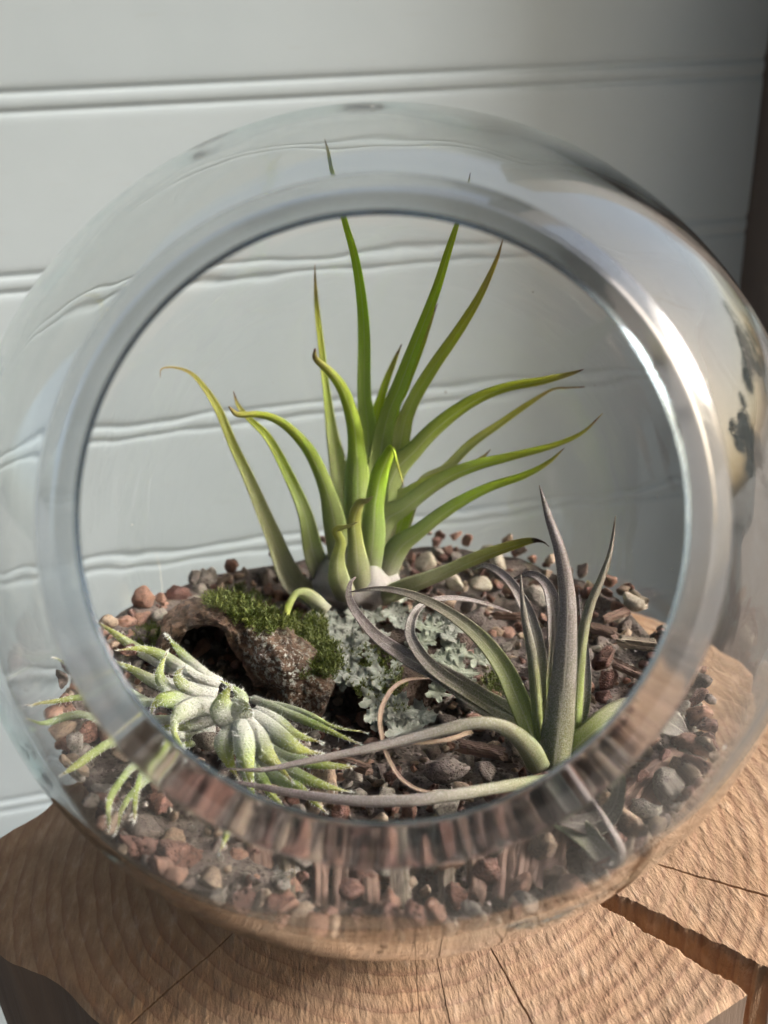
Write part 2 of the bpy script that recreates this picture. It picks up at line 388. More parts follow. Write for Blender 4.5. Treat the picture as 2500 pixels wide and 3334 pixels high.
# ------------------------------------------------------------------ glass bowl
RC = np.array([-.034, -.02*-1, 12.03])       # rim centre in camera axes (right, up, forward)
rim_c = CO+CR*(-7/F*12.03)-CU*(4/F*12.03)+CF*12.03
AX = rim_c-BC; CUT = np.linalg.norm(AX); AX /= CUT
E1 = np.cross(AX, [0, 0, 1.0]); E1 /= np.linalg.norm(E1); E2 = np.cross(AX, E1)
RI = 9.76; NSEG = 200
def wavy(P, amp, s): return amp*vnoise(P*np.array([.45, .45, .9]), s)+amp*.5*vnoise(P*np.array([1.0, 1.0, 2.0]), s+3)
def smax(a, b, k): h = np.clip(.5+.5*(a-b)/k, 0, 1); return b*(1-h)+a*h+k*h*(1-h)
ph = np.linspace(0, 2*math.pi, NSEG, endpoint=False)
def ringpts(rho, h): return BC+AX*h+rho*(np.cos(ph)[:, None]*E1+np.sin(ph)[:, None]*E2)
def sphere_rows(rad, cut, zb, amp, seed):
    a0 = math.acos(cut/rad); rows = []
    for a in np.r_[np.linspace(a0, math.pi-.002, 110)]:
        Pp = ringpts(rad*math.sin(a), rad*math.cos(a)); d = (Pp-BC)/rad
        w = min(1, (a-a0)/.25)
        Pp = Pp+d*(wavy(d*9, amp, seed)*w)[:, None]
        Pp[:, 2] = smax(Pp[:, 2], np.full(NSEG, zb), .35)
        rows.append(Pp)
    return rows
HO, HI = CUT-.13, CUT+.10                  # where the lip leaves the outer and the inner surface
ro, ri = math.sqrt(BR**2-HO**2), math.sqrt(RI**2-HI**2)
bowl = thing('glass_bowl', 'round clear glass terrarium bowl with a wide slanted opening, standing on the stump', 'glass bowl', (0, 0, 0))
outer = sphere_rows(BR, HO, 0.0, .006, 5); inner = sphere_rows(RI, HI, .55, .012, 15)
V = np.vstack(outer); nO = len(outer)*NSEG; n1 = len(V)
Fg = [f[::-1] for f in grid_faces(len(outer), NSEG, True)]+[tuple(range(n1-NSEG, n1))]
V2 = np.vstack(inner); Fi = grid_faces(len(inner), NSEG, True, n1)+[tuple(range(n1+len(V2)-1, n1+len(V2)-NSEG-1, -1))]
shell_me = mesh('shell', np.vstack([V, V2]), Fg+Fi, MT['glass'])
# rim: rounded ground lip joining outer and inner surface
P0, P1, P2, P3 = np.array([ro, HO]), np.array([ro-.03, HO+.05]), np.array([ri+.05, HI+.045]), np.array([ri, HI])
q = [P0, P0*.4+P1*.6+np.array([.004, 0])]
for t in np.linspace(0, 1, 14): q.append(P1+(P2-P1)*t+np.array([0, .025*math.sin(math.pi*t)]))
for t in (.25, .5, .75, 1): q.append(P2+(P3-P2)*t+np.array([-.008, .012])*math.sin(math.pi*t))
rows = [ringpts(*p) for p in q]
rim_me = mesh('rim', np.vstack(rows), grid_faces(len(rows), NSEG, True), m_glass('ground_rim_glass', .10, (.91, .92, .945), False))
sh = child('shell', shell_me, bowl); rm = child('rim', rim_me, bowl)

#PART2
# ------------------------------------------------------------------ gravel
def gz(x, y):
    r = np.hypot(x, y)
    return 3.95+.4*np.clip((-y-3.5)/4, 0, 1)+.35*(r/8.4)**3+.25*np.clip(y/8, 0, 1)+1.35*np.clip((-x-2)/6, 0, 1)**1.2+.12*np.sin(x*1.3+.5)*np.cos(y*1.1)
def rmax(a):
    return math.sqrt(9.62**2-(9-gz(8.6*math.cos(a), 8.6*math.sin(a)))**2)
def rock(seed, sub=3, cuts=9, amp=.16, stretch=(1, 1, 1), fr=2.2):
    import bmesh
    bm = bmesh.new(); bmesh.ops.create_icosphere(bm, subdivisions=sub, radius=1.0)
    P = np.array([v.co[:] for v in bm.verts]); Fc = [tuple(v.index for v in f.verts) for f in bm.faces]; bm.free()
    r = np.random.default_rng(seed)
    for _ in range(cuts):                                   # broken facets
        n = r.normal(size=3); n /= np.linalg.norm(n); d = r.uniform(.42, .82)
        h = P@n; P = P-np.where(h > d, (h-d)*.93, 0)[:, None]*n
    L = np.linalg.norm(P, axis=1, keepdims=True)
    P = P*(1+amp*fbm(P*fr+seed*7.1, 4, seed)[:, None])
    return P*np.array(stretch), Fc
def chip(seed, L=1.0, w=.32, h=.22):
    """splintered, roughly prismatic piece of wood, long axis z"""
    r = np.random.default_rng(seed); nA, nZ = 14, 12; V = []
    a = np.linspace(0, 2*math.pi, nA, endpoint=False); base = 1+.22*r.normal(size=nA)
    for k, t in enumerate(np.linspace(-1, 1, nZ)):
        sq = (np.abs(np.cos(a))**4+np.abs(np.sin(a))**4)**-.25
        rr = sq*np.clip(base, .75, 1.2)*(1+.07*r.normal(size=nA))
        zz = t*L*.5+(.07*L*r.normal(size=nA) if k in (0, nZ-1) else 0)
        V.append(np.stack([np.cos(a)*rr*w, np.sin(a)*rr*h, np.zeros(nA)+zz], -1))
    V = np.vstack(V); Fc = grid_faces(nZ, nA, True)+[tuple(range(nA-1, -1, -1)), tuple(range((nZ-1)*nA, nZ*nA))]
    return V, Fc
SM = dict(
    red=m_stone('red_lava_stone', (.19, .098, .078), (.27, .135, .10), (.13, .08, .07), .8),
    dark=m_stone('dark_stone', (.105, .085, .077), (.16, .127, .113), (.22, .18, .155), .5),
    tan=m_stone('tan_stone', (.33, .25, .185), (.38, .265, .185), (.25, .195, .15)),
    grey=m_stone('grey_stone', (.28, .25, .22), (.37, .33, .285), (.19, .17, .15), .3),
    pale=m_stone('pale_pebble', (.42, .37, .29), (.50, .45, .37), (.25, .22, .17), 0, .8),
    brick=m_stone('terracotta_stone', (.26, .15, .112), (.32, .175, .122), (.19, .12, .095)),
    chip=m_chip('bark_chip_wood', (.17, .105, .08), (.26, .165, .125)), pchip=m_chip('pale_chip_wood', (.30, .235, .165), (.36, .31, .25)))
SLAB = dict(red='porous dark red lava stone', dark='dark brown lava stone', tan='tan broken stone', grey='grey brown broken stone', pale='rounded pale pebble', brick='terracotta coloured stone')
SG = dict(red='red lava stones', dark='dark lava stones', tan='tan stones', grey='grey stones', pale='pale pebbles', brick='terracotta stones')
PROTO = {}
for k in SG:
    PROTO[k] = []
    for i in range(7):
        P, Fc = rock(hash(k) % 1 + sum(map(ord, k))*3+i*17, 3, 4 if k == 'pale' else 13, .10 if k == 'pale' else .15, (1, rng.uniform(.7, .95), rng.uniform(.55, .85)))
        PROTO[k].append((P, Fc, mesh(k+'_stone', P, Fc, SM[k])))
BEDK = ['red', 'dark', 'grey', 'tan', 'brick']
BED = {k: ([], [], 0) for k in BEDK}
def rotm(a, b, c): return np.array((Matrix.Rotation(a, 3, 'Z') @ Matrix.Rotation(b, 3, 'X') @ Matrix.Rotation(c, 3, 'Y')))
def fit_in(p, r, lim=9.62):
    v = p-BC; L = np.linalg.norm(v); return BC+v*min(1, (lim-r*.75)/L)
def stone(kind, p, r, wild=.6):
    me = PROTO[kind][rng.integers(7)][2]
    o = obj({'red': 'lava_stone', 'dark': 'lava_stone', 'pale': 'pebble'}.get(kind, 'stone'), me); p = fit_in(np.array(p), r)
    o.location = tuple(p*S); o.rotation_euler = (rng.normal(0, wild), rng.normal(0, wild), rng.uniform(0, 6.3)); o.scale = (r,)*3
    x, y = p[0], p[1]
    w = 'close behind the front glass' if y < -4.5 else 'against the back glass' if y > 5.2 else 'by the left side of the glass' if x < -5 else 'by the right side of the glass' if x > 5.5 else \
        'under the silver plant' if x > 1.5 and y < 1 else 'beside the fuzzy plant' if x < -1.5 and y < 2.5 else 'around the mossy bark'
    sz = 'small ' if r < .27 else 'large ' if r > .43 else ''
    return tag(o, sz+SLAB[kind]+' '+w, 'pebble' if kind == 'pale' else 'stone', sz+SG[kind]+' '+w)
def bed(kind, p, r, lim=9.62):
    P, Fc, _ = PROTO[kind][rng.integers(7)]; V_, F_, n = BED[kind]; p = fit_in(np.array(p), r, lim)
    Q = (P*r)@rotm(*rng.uniform(0, 6.3, 3)).T+p; V_.append(Q); F_.extend([tuple(a+n for a in f) for f in Fc]); BED[kind] = (V_, F_, n+len(P))
pts = []
def free(x, y, r, k=.7): return all((x-a)**2+(y-b)**2 > (k*(r+c))**2 for a, b, c in pts)
# pebbles and large stones that can be recognised
for (xd, yd, r, kd) in [(920, 1215, .42, 'pale'), (1050, 1200, .55, 'pale'), (1080, 1215, .5, 'pale'), (985, 1258, .40, 'pale'), (1040, 1262, .42, 'pale'), (1370, 1298, .45, 'pale'), (1345, 1275, .3, 'tan'),
                        (575, 1250, .62, 'dark'), (435, 1275, .42, 'grey'), (310, 1295, .45, 'brick'), (380, 1285, .5, 'red'), (345, 1330, .42, 'red'), (300, 1345, .5, 'brick'), (1305, 1420, .5, 'red'), (1160, 1285, .55, 'grey'), (1020, 1340, .55, 'dark'),
                        (960, 1660, .62, 'dark'), (320, 1800, .5, 'dark'), (700, 1690, .6, 'tan'), (430, 1670, .45, 'tan'), (610, 1900, .45, 'grey'), (520, 1860, .55, 'brick'), (340, 1870, .45, 'tan'), (420, 1900, .4, 'grey')]:
    p = on(xd, yd, 4.45)
    if np.hypot(p[0], p[1]) > 7.9: p = inside(p, 9.15)
    if p[2] > gz(p[0], p[1])+.5:
        for zz in np.linspace(0, 1.2, 5): bed(BEDK[rng.integers(5)], (p[0], p[1], p[2]-.45-zz*.5), r*1.1)
    pts.append((p[0], p[1], r)); stone(kd, p, r, .4)
for k in range(2500):                                          # a full row of larger stones behind the front glass
    if len(pts) > 118: break
    a, q_ = rng.uniform(-2.9, -.25), rng.uniform(3.5, 8.45); q_ *= rmax(a)/8.55; x, y = q_*math.cos(a), q_*math.sin(a); r = rng.uniform(.28, .46)
    if not free(x, y, r, .66): continue
    pts.append((x, y, r)); stone(rng.choice(['red', 'dark', 'grey', 'tan', 'brick'], p=[.25, .15, .25, .17, .18]), (x, y, gz(x, y)+rng.uniform(0, .25)), r)
tries = 0; nst = 0
while nst < 190 and tries < 9000:
    tries += 1; a, q_ = rng.uniform(0, 6.283), 8.35*math.sqrt(rng.uniform(0, 1)); q_ *= rmax(a)/8.55; x, y = q_*math.cos(a), q_*math.sin(a)
    r = rng.choice([.18, .23, .28, .34, .42], p=[.18, .27, .27, .18, .1])*rng.uniform(.9, 1.15)
    if y < -4: r *= 1.08
    if not free(x, y, r): continue
    pts.append((x, y, r)); kd = rng.choice(['red', 'dark', 'grey', 'tan', 'brick'], p=[.34, .2, .2, .12, .14])
    stone(kd, (x, y, gz(x, y)+(rng.uniform(-.2, 0) if y > 2.5 or r < .25 else rng.uniform(-.05, .2))), r); nst += 1
for k in range(640):                                           # stones under the top layer and against the glass
    a, q_ = rng.uniform(0, 6.283), 8.5*math.sqrt(rng.uniform(0, 1)); q_ *= rmax(a)/8.55; x, y = q_*math.cos(a), q_*math.sin(a)
    bed(BEDK[rng.integers(5)], (x, y, gz(x, y)-rng.uniform(.35, .75)), rng.uniform(.28, .5))
for k in range(900):
    a = rng.uniform(0, 6.283) if k % 3 == 0 else rng.uniform(math.pi*1.0, math.pi*2.0); z = .75+(gz(8.5*math.cos(a), 8.5*math.sin(a))-.55)*rng.uniform(0, 1)**.7; rr = math.sqrt(9.7**2-(9-z)**2)
    bed(BEDK[rng.integers(5)], (rr*math.cos(a), rr*math.sin(a), z), rng.uniform(.16, .40), 9.74)
for k in range(900):
    a, q_ = rng.uniform(0, 6.283), 7.9*math.sqrt(rng.uniform(0, 1)); q_ *= rmax(a)/8.55; x, y = q_*math.cos(a), q_*math.sin(a)
    bed(BEDK[rng.integers(5)], (x, y, gz(x, y)-.3+rng.uniform(0, .2)), rng.uniform(.1, .2))
for k, (V_, F_, n) in BED.items():
    tag(obj('gravel', mesh('gravel', np.vstack(V_), F_, SM[k])), dict(red='small red lava gravel', dark='small dark lava gravel', grey='small grey gravel', tan='small tan gravel', brick='small terracotta gravel')[k]+' filling the bottom of the bowl', 'gravel', None, 'stuff')
V_ = [np.array([[0, 0, gz(0., 0.)-.4]])]; aa_ = np.linspace(0, 2*math.pi, 96, endpoint=False)
for t in np.linspace(.05, 1, 24):
    R_ = np.array([rmax(a) for a in aa_])-.12; x, y = R_*t*np.cos(aa_), R_*t*np.sin(aa_); zf = gz(x, y)-.3; q_ = np.stack([x, y, zf+.12*vnoise(np.stack([x*2, y*2, x*0], -1), 5)], -1); V_.append(q_)
for t in np.linspace(.08, 1, 12):
    z_ = (gz(8.4*np.cos(aa_), 8.4*np.sin(aa_))-.3)*(1-t)+.75*t; rr = np.sqrt(9.5**2-(9-z_)**2); V_.append(np.stack([rr*np.cos(aa_), rr*np.sin(aa_), z_], -1))
V_ = np.array([fit_in(p, .1) for p in np.vstack(V_)])
tag(obj('gravel', mesh('gravel', V_, [(0, 1+j, 1+(j+1) % 96) for j in range(96)]+grid_faces(24+12, 96, True, 1), SM['dark'])), 'fine dark grit between the stones in the bowl', 'gravel', None, 'stuff')
# splinters of bark among the stones: pixel, pixel, length, width, turn in the picture (deg from upright), pale?
CH = [(mesh('bark_chip', *chip(40+i, 1, .17+.03*(i % 3), .12), SM['chip'], smooth=False), mesh('bark_chip', *chip(60+i, 1, .2+.03*(i % 3), .13), SM['pchip'], smooth=False)) for i in range(5)]
chips = [(690, 1890, 1.5, 1.0, 3, 0), (735, 1905, 1.3, .8, -2, 0), (800, 1890, 1.3, .8, 2, 0), (865, 1895, 1.3, .8, 0, 1), (965, 1880, 1.4, .7, -8, 1), (1025, 1870, 1.4, 1.0, -5, 0), (1090, 1870, 1.5, .9, -14, 0), (1130, 1850, 1.6, .8, -18, 0), (1165, 1835, 1.6, .9, -20, 0), (1205, 1820, 1.6, 1.0, -25, 0),
         (1310, 1760, 1.5, 1.1, -48, 0), (1355, 1735, 1.6, 1.0, -50, 0), (1430, 1680, 1.7, 1.6, -52, 0), (1490, 1640, 1.1, .6, -20, 1), (340, 1770, 1.1, .8, 30, 1), (300, 1740, 1.2, .8, 35, 0), (410, 1760, 1.5, 1.3, 22, 0), (560, 1880, 1.5, 1.2, 8, 0), (480, 1880, 1.4, 1.2, 14, 0), (620, 1900, 1.2, .9, 4, 1),
         (1380, 1390, 1.0, .7, 75, 1), (1290, 1360, 1.1, .7, 60, 0), (1330, 1330, .9, .6, -65, 0), (1360, 1450, 1.0, .6, 40, 0), (1250, 1440, 1.1, .6, -30, 0), (1110, 1330, 1.2, .5, 80, 0), (1040, 1620, 1.1, .6, 70, 0), (760, 1650, 1.0, .5, 60, 0), (650, 1640, 1.2, .5, 75, 0), (1395, 1300, .8, .6, 20, 1)]
for i, (xd, yd, L, wd_, ang, pale) in enumerate(chips):
    z = 4.55; p = on(xd, yd, z); v = p-BC
    p = fit_in(p, .35, 9.6)
    e = np.array([-math.sin(math.radians(ang)), math.cos(math.radians(ang))])   # direction across the gravel
    fx = np.array([CR[0], CR[1], 0]); fx /= np.linalg.norm(fx); fy = np.array([CF[0], CF[1], 0]); fy /= np.linalg.norm(fy)
    d = fx*e[0]+fy*e[1]; d[2] = .12*(rng.uniform()-.3); d /= np.linalg.norm(d)
    s_ = np.cross([0, 0, 1.], d); s_ /= np.linalg.norm(s_); n_ = np.cross(d, s_)
    o = obj('bark_chip', CH[i % 5][pale]); Mx = Matrix.Identity(4)
    for k in range(3): Mx[k][0], Mx[k][1], Mx[k][2], Mx[k][3] = s_[k]*wd_, n_[k]*1.0, d[k]*L, p[k]*S
    o.matrix_world = Mx
    front = i < 20
    if not front:
        lab = ['pale grooved chip lying flat at the far right of the gravel', 'brown bark chip on the gravel behind the tall silver leaf', 'short brown bark chip near the far right pebbles', 'brown chip on the gravel just inside the right of the rim', 'brown bark chip right beside the upright silver leaves', 'long brown chip between the pebbles and the crusty lichen',
               'brown bark chip under the arched front silver leaf', 'thin brown chip between the fuzzy plant and the dry curled leaf', 'long thin brown chip below the fuzzy plant tips', 'small pale chip standing by the pebble at the far right'][i-20]
        tag(o, lab, 'bark chip', 'loose chips on the gravel'); continue
    tag(o, ('pale splintered wood chip pressed against the front glass' if pale else 'dark brown grooved bark chip against the front glass') if front else ('pale wood chip lying on the gravel at the right' if pale else 'thin brown bark chip lying on the gravel'), 'bark chip',
        ('pale chips at the front glass' if pale else 'brown chips at the front glass') if front else ('pale chips on the gravel' if pale else 'brown chips on the gravel'))

# ------------------------------------------------------------------ bark, moss, lichen
def catgrid(C, nu, nv):
    C = np.asarray(C, float); A_ = np.array([spline(r, nv) for r in C])            # ribs -> nv samples
    return np.array([spline(A_[:, j], nu) for j in range(nv)]).transpose(1, 0, 2)   # nu x nv x 3
def bark_sheet():
    rib = [[(352, 1395, 4.3), (338, 1385, 5.0), (336, 1410, 5.4), (342, 1450, 5.1), (352, 1490, 4.4)],
           [(375, 1360, 4.5), (362, 1335, 5.7), (362, 1345, 6.1), (368, 1368, 6.15), (372, 1390, 5.9)],
           [(430, 1330, 4.6), (420, 1298, 6.2), (415, 1312, 6.6), (415, 1335, 6.65), (416, 1352, 6.5)],
           [(500, 1320, 4.7), (495, 1295, 6.3), (487, 1318, 6.7), (480, 1345, 6.7), (478, 1362, 6.5)],
           [(560, 1330, 4.7), (555, 1315, 6.1), (540, 1350, 6.4), (520, 1385, 6.1), (508, 1425, 5.5)],
           [(620, 1360, 4.7), (615, 1352, 5.9), (595, 1400, 6.0), (570, 1440, 5.5), (552, 1478, 4.9)],
           [(680, 1410, 4.6), (675, 1405, 5.5), (655, 1445, 5.5), (630, 1490, 5.0), (610, 1525, 4.4)],
           [(735, 1470, 4.4), (730, 1465, 4.9), (715, 1500, 4.9), (700, 1530, 4.6), (690, 1555, 4.2)]]
    G = catgrid([[on(*p) for p in r] for r in rib], 90, 60)
    G = G+np.array([0, 0, 1.])*.0
    du = np.gradient(G, axis=0); dv = np.gradient(G, axis=1); N = np.cross(du, dv); N /= np.linalg.norm(N, axis=-1, keepdims=True)
    if N[30, 20] @ (CO-G[30, 20]) < 0: N = -N
    top = G+N*(.15*fbm(G*1.9, 4, 31)+.08*fbm(G*6.5, 3, 33))[..., None]
    bot = G-N*(.26+.10*fbm(G*2.0, 3, 41))[..., None]
    nu, nv = 90, 60; V = np.vstack([top.reshape(-1, 3), bot.reshape(-1, 3)]); n = nu*nv
    Fc = grid_faces(nu, nv)+[f[::-1] for f in grid_faces(nu, nv, False, n)]
    for i in range(nu-1):
        for j in (0, nv-1):
            a = i*nv+j; Fc.append((a, a+nv, a+nv+n, a+n))
    for j in range(nv-1):
        for i in (0, nu-1):
            a = i*nv+j; Fc.append((a, a+1, a+1+n, a+n))
    uu, vv = np.meshgrid(np.linspace(0, 1, nu), np.linspace(0, 1, nv), indexing='ij'); uv = np.stack([uu, vv], -1).reshape(-1, 2)
    tag(obj('bark_piece', mesh('bark_piece', V, Fc, MT['bark'], np.vstack([uv, uv]))), 'curled hollow piece of brown bark flecked with white lichen', 'bark')
    return top
BT = bark_sheet()
m_soil = m_stone('rotten_bark', (.035, .022, .016), (.05, .03, .022), (.075, .048, .036), .4)
P_, F_ = rock(77, 4, 6, .22); mc = on(850, 1455, 4.2); P_ = P_*np.array([3.0, 2.4, 1.25]); P_ = P_@rotm(-.35, 0, 0).T+mc; MOUND = P_
tag(obj('rotten_bark', mesh('rotten_bark', P_, F_, m_soil)), 'dark crumbling bark chunk overgrown with lichen and moss', 'bark')
def mound_z(x, y):
    d = (MOUND[:, 0]-x)**2+(MOUND[:, 1]-y)**2; near = np.argsort(d)[:10]; near = near[d[near] < .35]
    return float(MOUND[near, 2].max()) if len(near) else 4.3
def on_mound(xd, yd):
    z = 4.6
    for _ in range(5): p = on(xd, yd, z); z = mound_z(p[0], p[1])
    return on(xd, yd, z)
def moss(label, sites, n, h=(.22, .42), seed=0):
    r = np.random.default_rng(seed); V, Fc, uv = [], [], []
    for _ in range(n):
        p0 = sites(r); tilt = np.array([0, 0, 1.])+r.normal(0, .28, 3)+(-CF)*.25; tilt /= np.linalg.norm(tilt); hh = r.uniform(*h)
        e1 = np.cross(tilt, r.normal(size=3)); e1 /= np.linalg.norm(e1); e2 = np.cross(tilt, e1)
        for k in range(11):
            a = k*2.4; t = k/11; c = p0+tilt*hh*t*.8; o_ = (e1*math.cos(a)+e2*math.sin(a)); L = hh*(.55-.25*t); up = .55+.8*t
            tip = c+(o_+tilt*up)*L*.75; mid = c+(o_*.6+tilt*up*.4)*L*.5; w = np.cross(o_, tilt)*L*.17
            b = len(V); V += [c-w*.6, c+w*.6, mid+w, tip, mid-w]; Fc.append((b, b+1, b+2, b+3, b+4)); uv += [(.5, .15), (.5, .15), (.5, .55), (.5, 1), (.5, .55)]
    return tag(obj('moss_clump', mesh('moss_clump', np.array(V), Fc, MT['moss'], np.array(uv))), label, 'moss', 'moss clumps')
def quad_sites(poly, zf):
    poly = np.array(poly, float)
    def f(r):
        a, b = r.uniform(0, 1, 2); q_ = (poly[0]*(1-a)+poly[1]*a)*(1-b)+(poly[3]*(1-a)+poly[2]*a)*b; q_ = q_+r.normal(0, 7, 2); return zf(*q_)
    return f
def bark_top(xd, yd):
    """nearest point of the bark sheet on that line of sight"""
    d = ray(xd, yd); d = d/np.linalg.norm(d); v = BT.reshape(-1, 3)-CO; t = v@d; e = np.linalg.norm(v-t[:, None]*d, axis=1)
    k = np.argsort(e)[:8]; k = k[np.argmin(t[k])]; return BT.reshape(-1, 3)[k] if e[k] < .25 else on(xd, yd, 4.6)
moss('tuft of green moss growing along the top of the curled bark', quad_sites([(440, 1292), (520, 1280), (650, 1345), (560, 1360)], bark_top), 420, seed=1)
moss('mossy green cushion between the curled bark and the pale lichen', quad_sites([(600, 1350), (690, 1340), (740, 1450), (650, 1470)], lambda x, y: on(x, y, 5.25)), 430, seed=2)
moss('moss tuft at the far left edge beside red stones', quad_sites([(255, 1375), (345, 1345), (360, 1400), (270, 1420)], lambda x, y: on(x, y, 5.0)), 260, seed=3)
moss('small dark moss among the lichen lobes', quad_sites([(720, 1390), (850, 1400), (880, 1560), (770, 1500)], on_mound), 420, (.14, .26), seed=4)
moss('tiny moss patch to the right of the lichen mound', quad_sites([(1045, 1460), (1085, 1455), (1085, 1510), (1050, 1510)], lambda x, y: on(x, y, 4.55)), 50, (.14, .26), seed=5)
def lichen(label, spots, seed, mat=None, up=.06):
    r = np.random.default_rng(seed); V, Fc = [], []
    for (xd, yd, rad) in spots:
        for q_ in range(5):
            p = on_mound(xd+r.normal(0, rad*26), yd+r.normal(0, rad*26))+np.array([0, 0, up+r.uniform(0, .08)])
            n = np.array([0, 0, 1.])-CF*.45+r.normal(0, .2, 3); n /= np.linalg.norm(n); e1 = np.cross(n, r.normal(size=3)); e1 /= np.linalg.norm(e1); e2 = np.cross(n, e1)
            R0 = rad*r.uniform(.2, .46); nA, nR = 40, 5; b = len(V); s_ = r.uniform(0, 99)
            k1, k2, a1, a2 = r.integers(3, 6), r.integers(9, 14), r.uniform(0, 6), r.uniform(0, 6)
            V.append(p)
            for i in range(1, nR+1):
                for j in range(nA):
                    a = 2*math.pi*j/nA; t = i/nR; edge = 1+.28*math.sin(k1*a+a1)+.13*math.sin(k2*a+a2)
                    rr_ = R0*t*edge*(1 if t > .5 else 1); lift = R0*(.16*t**3*math.sin(k1*a+a1+1)+.16*t**4*math.sin(k2*a+a2+.7)+.10*t)
                    V.append(p+(e1*math.cos(a)+e2*math.sin(a))*rr_+n*lift)
            for j in range(nA): Fc.append((b, b+1+j, b+1+(j+1) % nA))
            for i in range(nR-1):
                for j in range(nA): Fc.append((b+1+i*nA+j, b+1+(i+1)*nA+j, b+1+(i+1)*nA+(j+1) % nA, b+1+i*nA+(j+1) % nA))
    return tag(obj('lichen', mesh('lichen', np.array(V), Fc, mat or MT['lichen'])), label, 'lichen')
lichen('pale blue green leafy lichen in front of the green plant base', [(700, 1335, .8), (740, 1345, .9), (775, 1335, .7), (690, 1360, .6), (735, 1375, .6)], 1)
lichen('ruffled pale lichen lobes beside the green moss', [(750, 1410, .8), (775, 1435, .9), (760, 1465, .8), (785, 1480, .7)], 2)
lichen('lowest lichen lobes hanging at the front of the mound', [(820, 1490, .7), (850, 1520, .9), (870, 1545, .8), (845, 1560, .7)], 3)
lichen('lichen lobes behind the looped silver leaf', [(860, 1335, .8), (880, 1350, .7), (905, 1330, .6), (940, 1345, .6), (960, 1370, .7)], 4)
lichen('grey green crusty lichen on the right of the mound', [(950, 1395, .8), (985, 1420, .8), (1000, 1445, .8), (960, 1440, .7), (1015, 1470, .7), (975, 1475, .7)], 5, m_lichen((.22, .25, .19), (.36, .39, .31)), .1)

# ------------------------------------------------------------------ air plants
GREEN = m_leaf('green_leaf', [(0, (.30, .27, .26)), (.10, (.36, .35, .28)), (.30, (.30, .43, .05)), (.62, (.36, .54, .02)), (.86, (.45, .56, .04)), (.965, (.46, .42, .09)), (.99, (.2, .1, .05)), (1, (.14, .055, .03))], (.58, .60, .50), .06, .28, .42, .40, 0, 2600)
YELL = m_leaf('olive_leaf', [(0, (.30, .28, .26)), (.10, (.34, .33, .25)), (.28, (.31, .39, .06)), (.6, (.40, .50, .035)), (.84, (.46, .47, .06)), (.955, (.50, .38, .11)), (1, (.22, .10, .06))], (.68, .68, .52), .08, .5, .45, .4, 0, 2600)
BURNT = m_leaf('burnt_tip_leaf', [(0, (.46, .44, .40)), (.16, (.26, .34, .09)), (.5, (.27, .36, .05)), (.86, (.40, .42, .07)), (.885, (.05, .015, .01)), (1, (.08, .03, .02))], (.68, .68, .52), .06, .5, .45, .4, 0, 2600)
PALE = m_leaf('pale_tip_leaf', [(0, (.32, .30, .28)), (.16, (.34, .36, .22)), (.4, (.32, .44, .05)), (.75, (.45, .50, .10)), (1, (.52, .50, .20))], (.68, .68, .52), .06, .5, .45, .4, 0, 2600)
SILV = m_leaf('silver_leaf', [(0, (.20, .23, .085)), (.2, (.20, .205, .105)), (.45, (.235, .21, .19)), (.8, (.24, .195, .19)), (1, (.10, .065, .065))], (.56, .53, .53), .5, 0, .28, .1, 0, 3200)
SGRN = m_leaf('silver_green_leaf', [(0, (.30, .40, .07)), (.3, (.27, .33, .09)), (.55, (.22, .21, .14)), (.85, (.21, .18, .16)), (1, (.10, .07, .065))], (.52, .50, .44), .4, 0, .36, .2, 0, 3200)
DRY = m_leaf('dry_leaf', [(0, (.20, .13, .09)), (.5, (.27, .19, .14)), (1, (.22, .15, .11))], (.5, .42, .36), .2, 0, .6, .1)
FUZZ = m_leaf('fuzzy_leaf', [(0, (.34, .37, .30)), (.25, (.32, .39, .16)), (.45, (.30, .42, .06)), (.85, (.42, .48, .08)), (1, (.26, .17, .08))], (.71, .71, .665), .22, .86, .7, .15, .7, 1500)
FUZG = m_leaf('fuzzy_green_leaf', [(0, (.36, .38, .30)), (.2, (.27, .40, .07)), (.6, (.28, .42, .045)), (.9, (.40, .46, .08)), (1, (.30, .20, .1))], (.78, .80, .76), .28, .5, .6, .3, .5, 1500)
HAIR = NT('leaf_hair', .6); HAIRM = HAIR.out((.85, .87, .84))
LEAFPTS = []
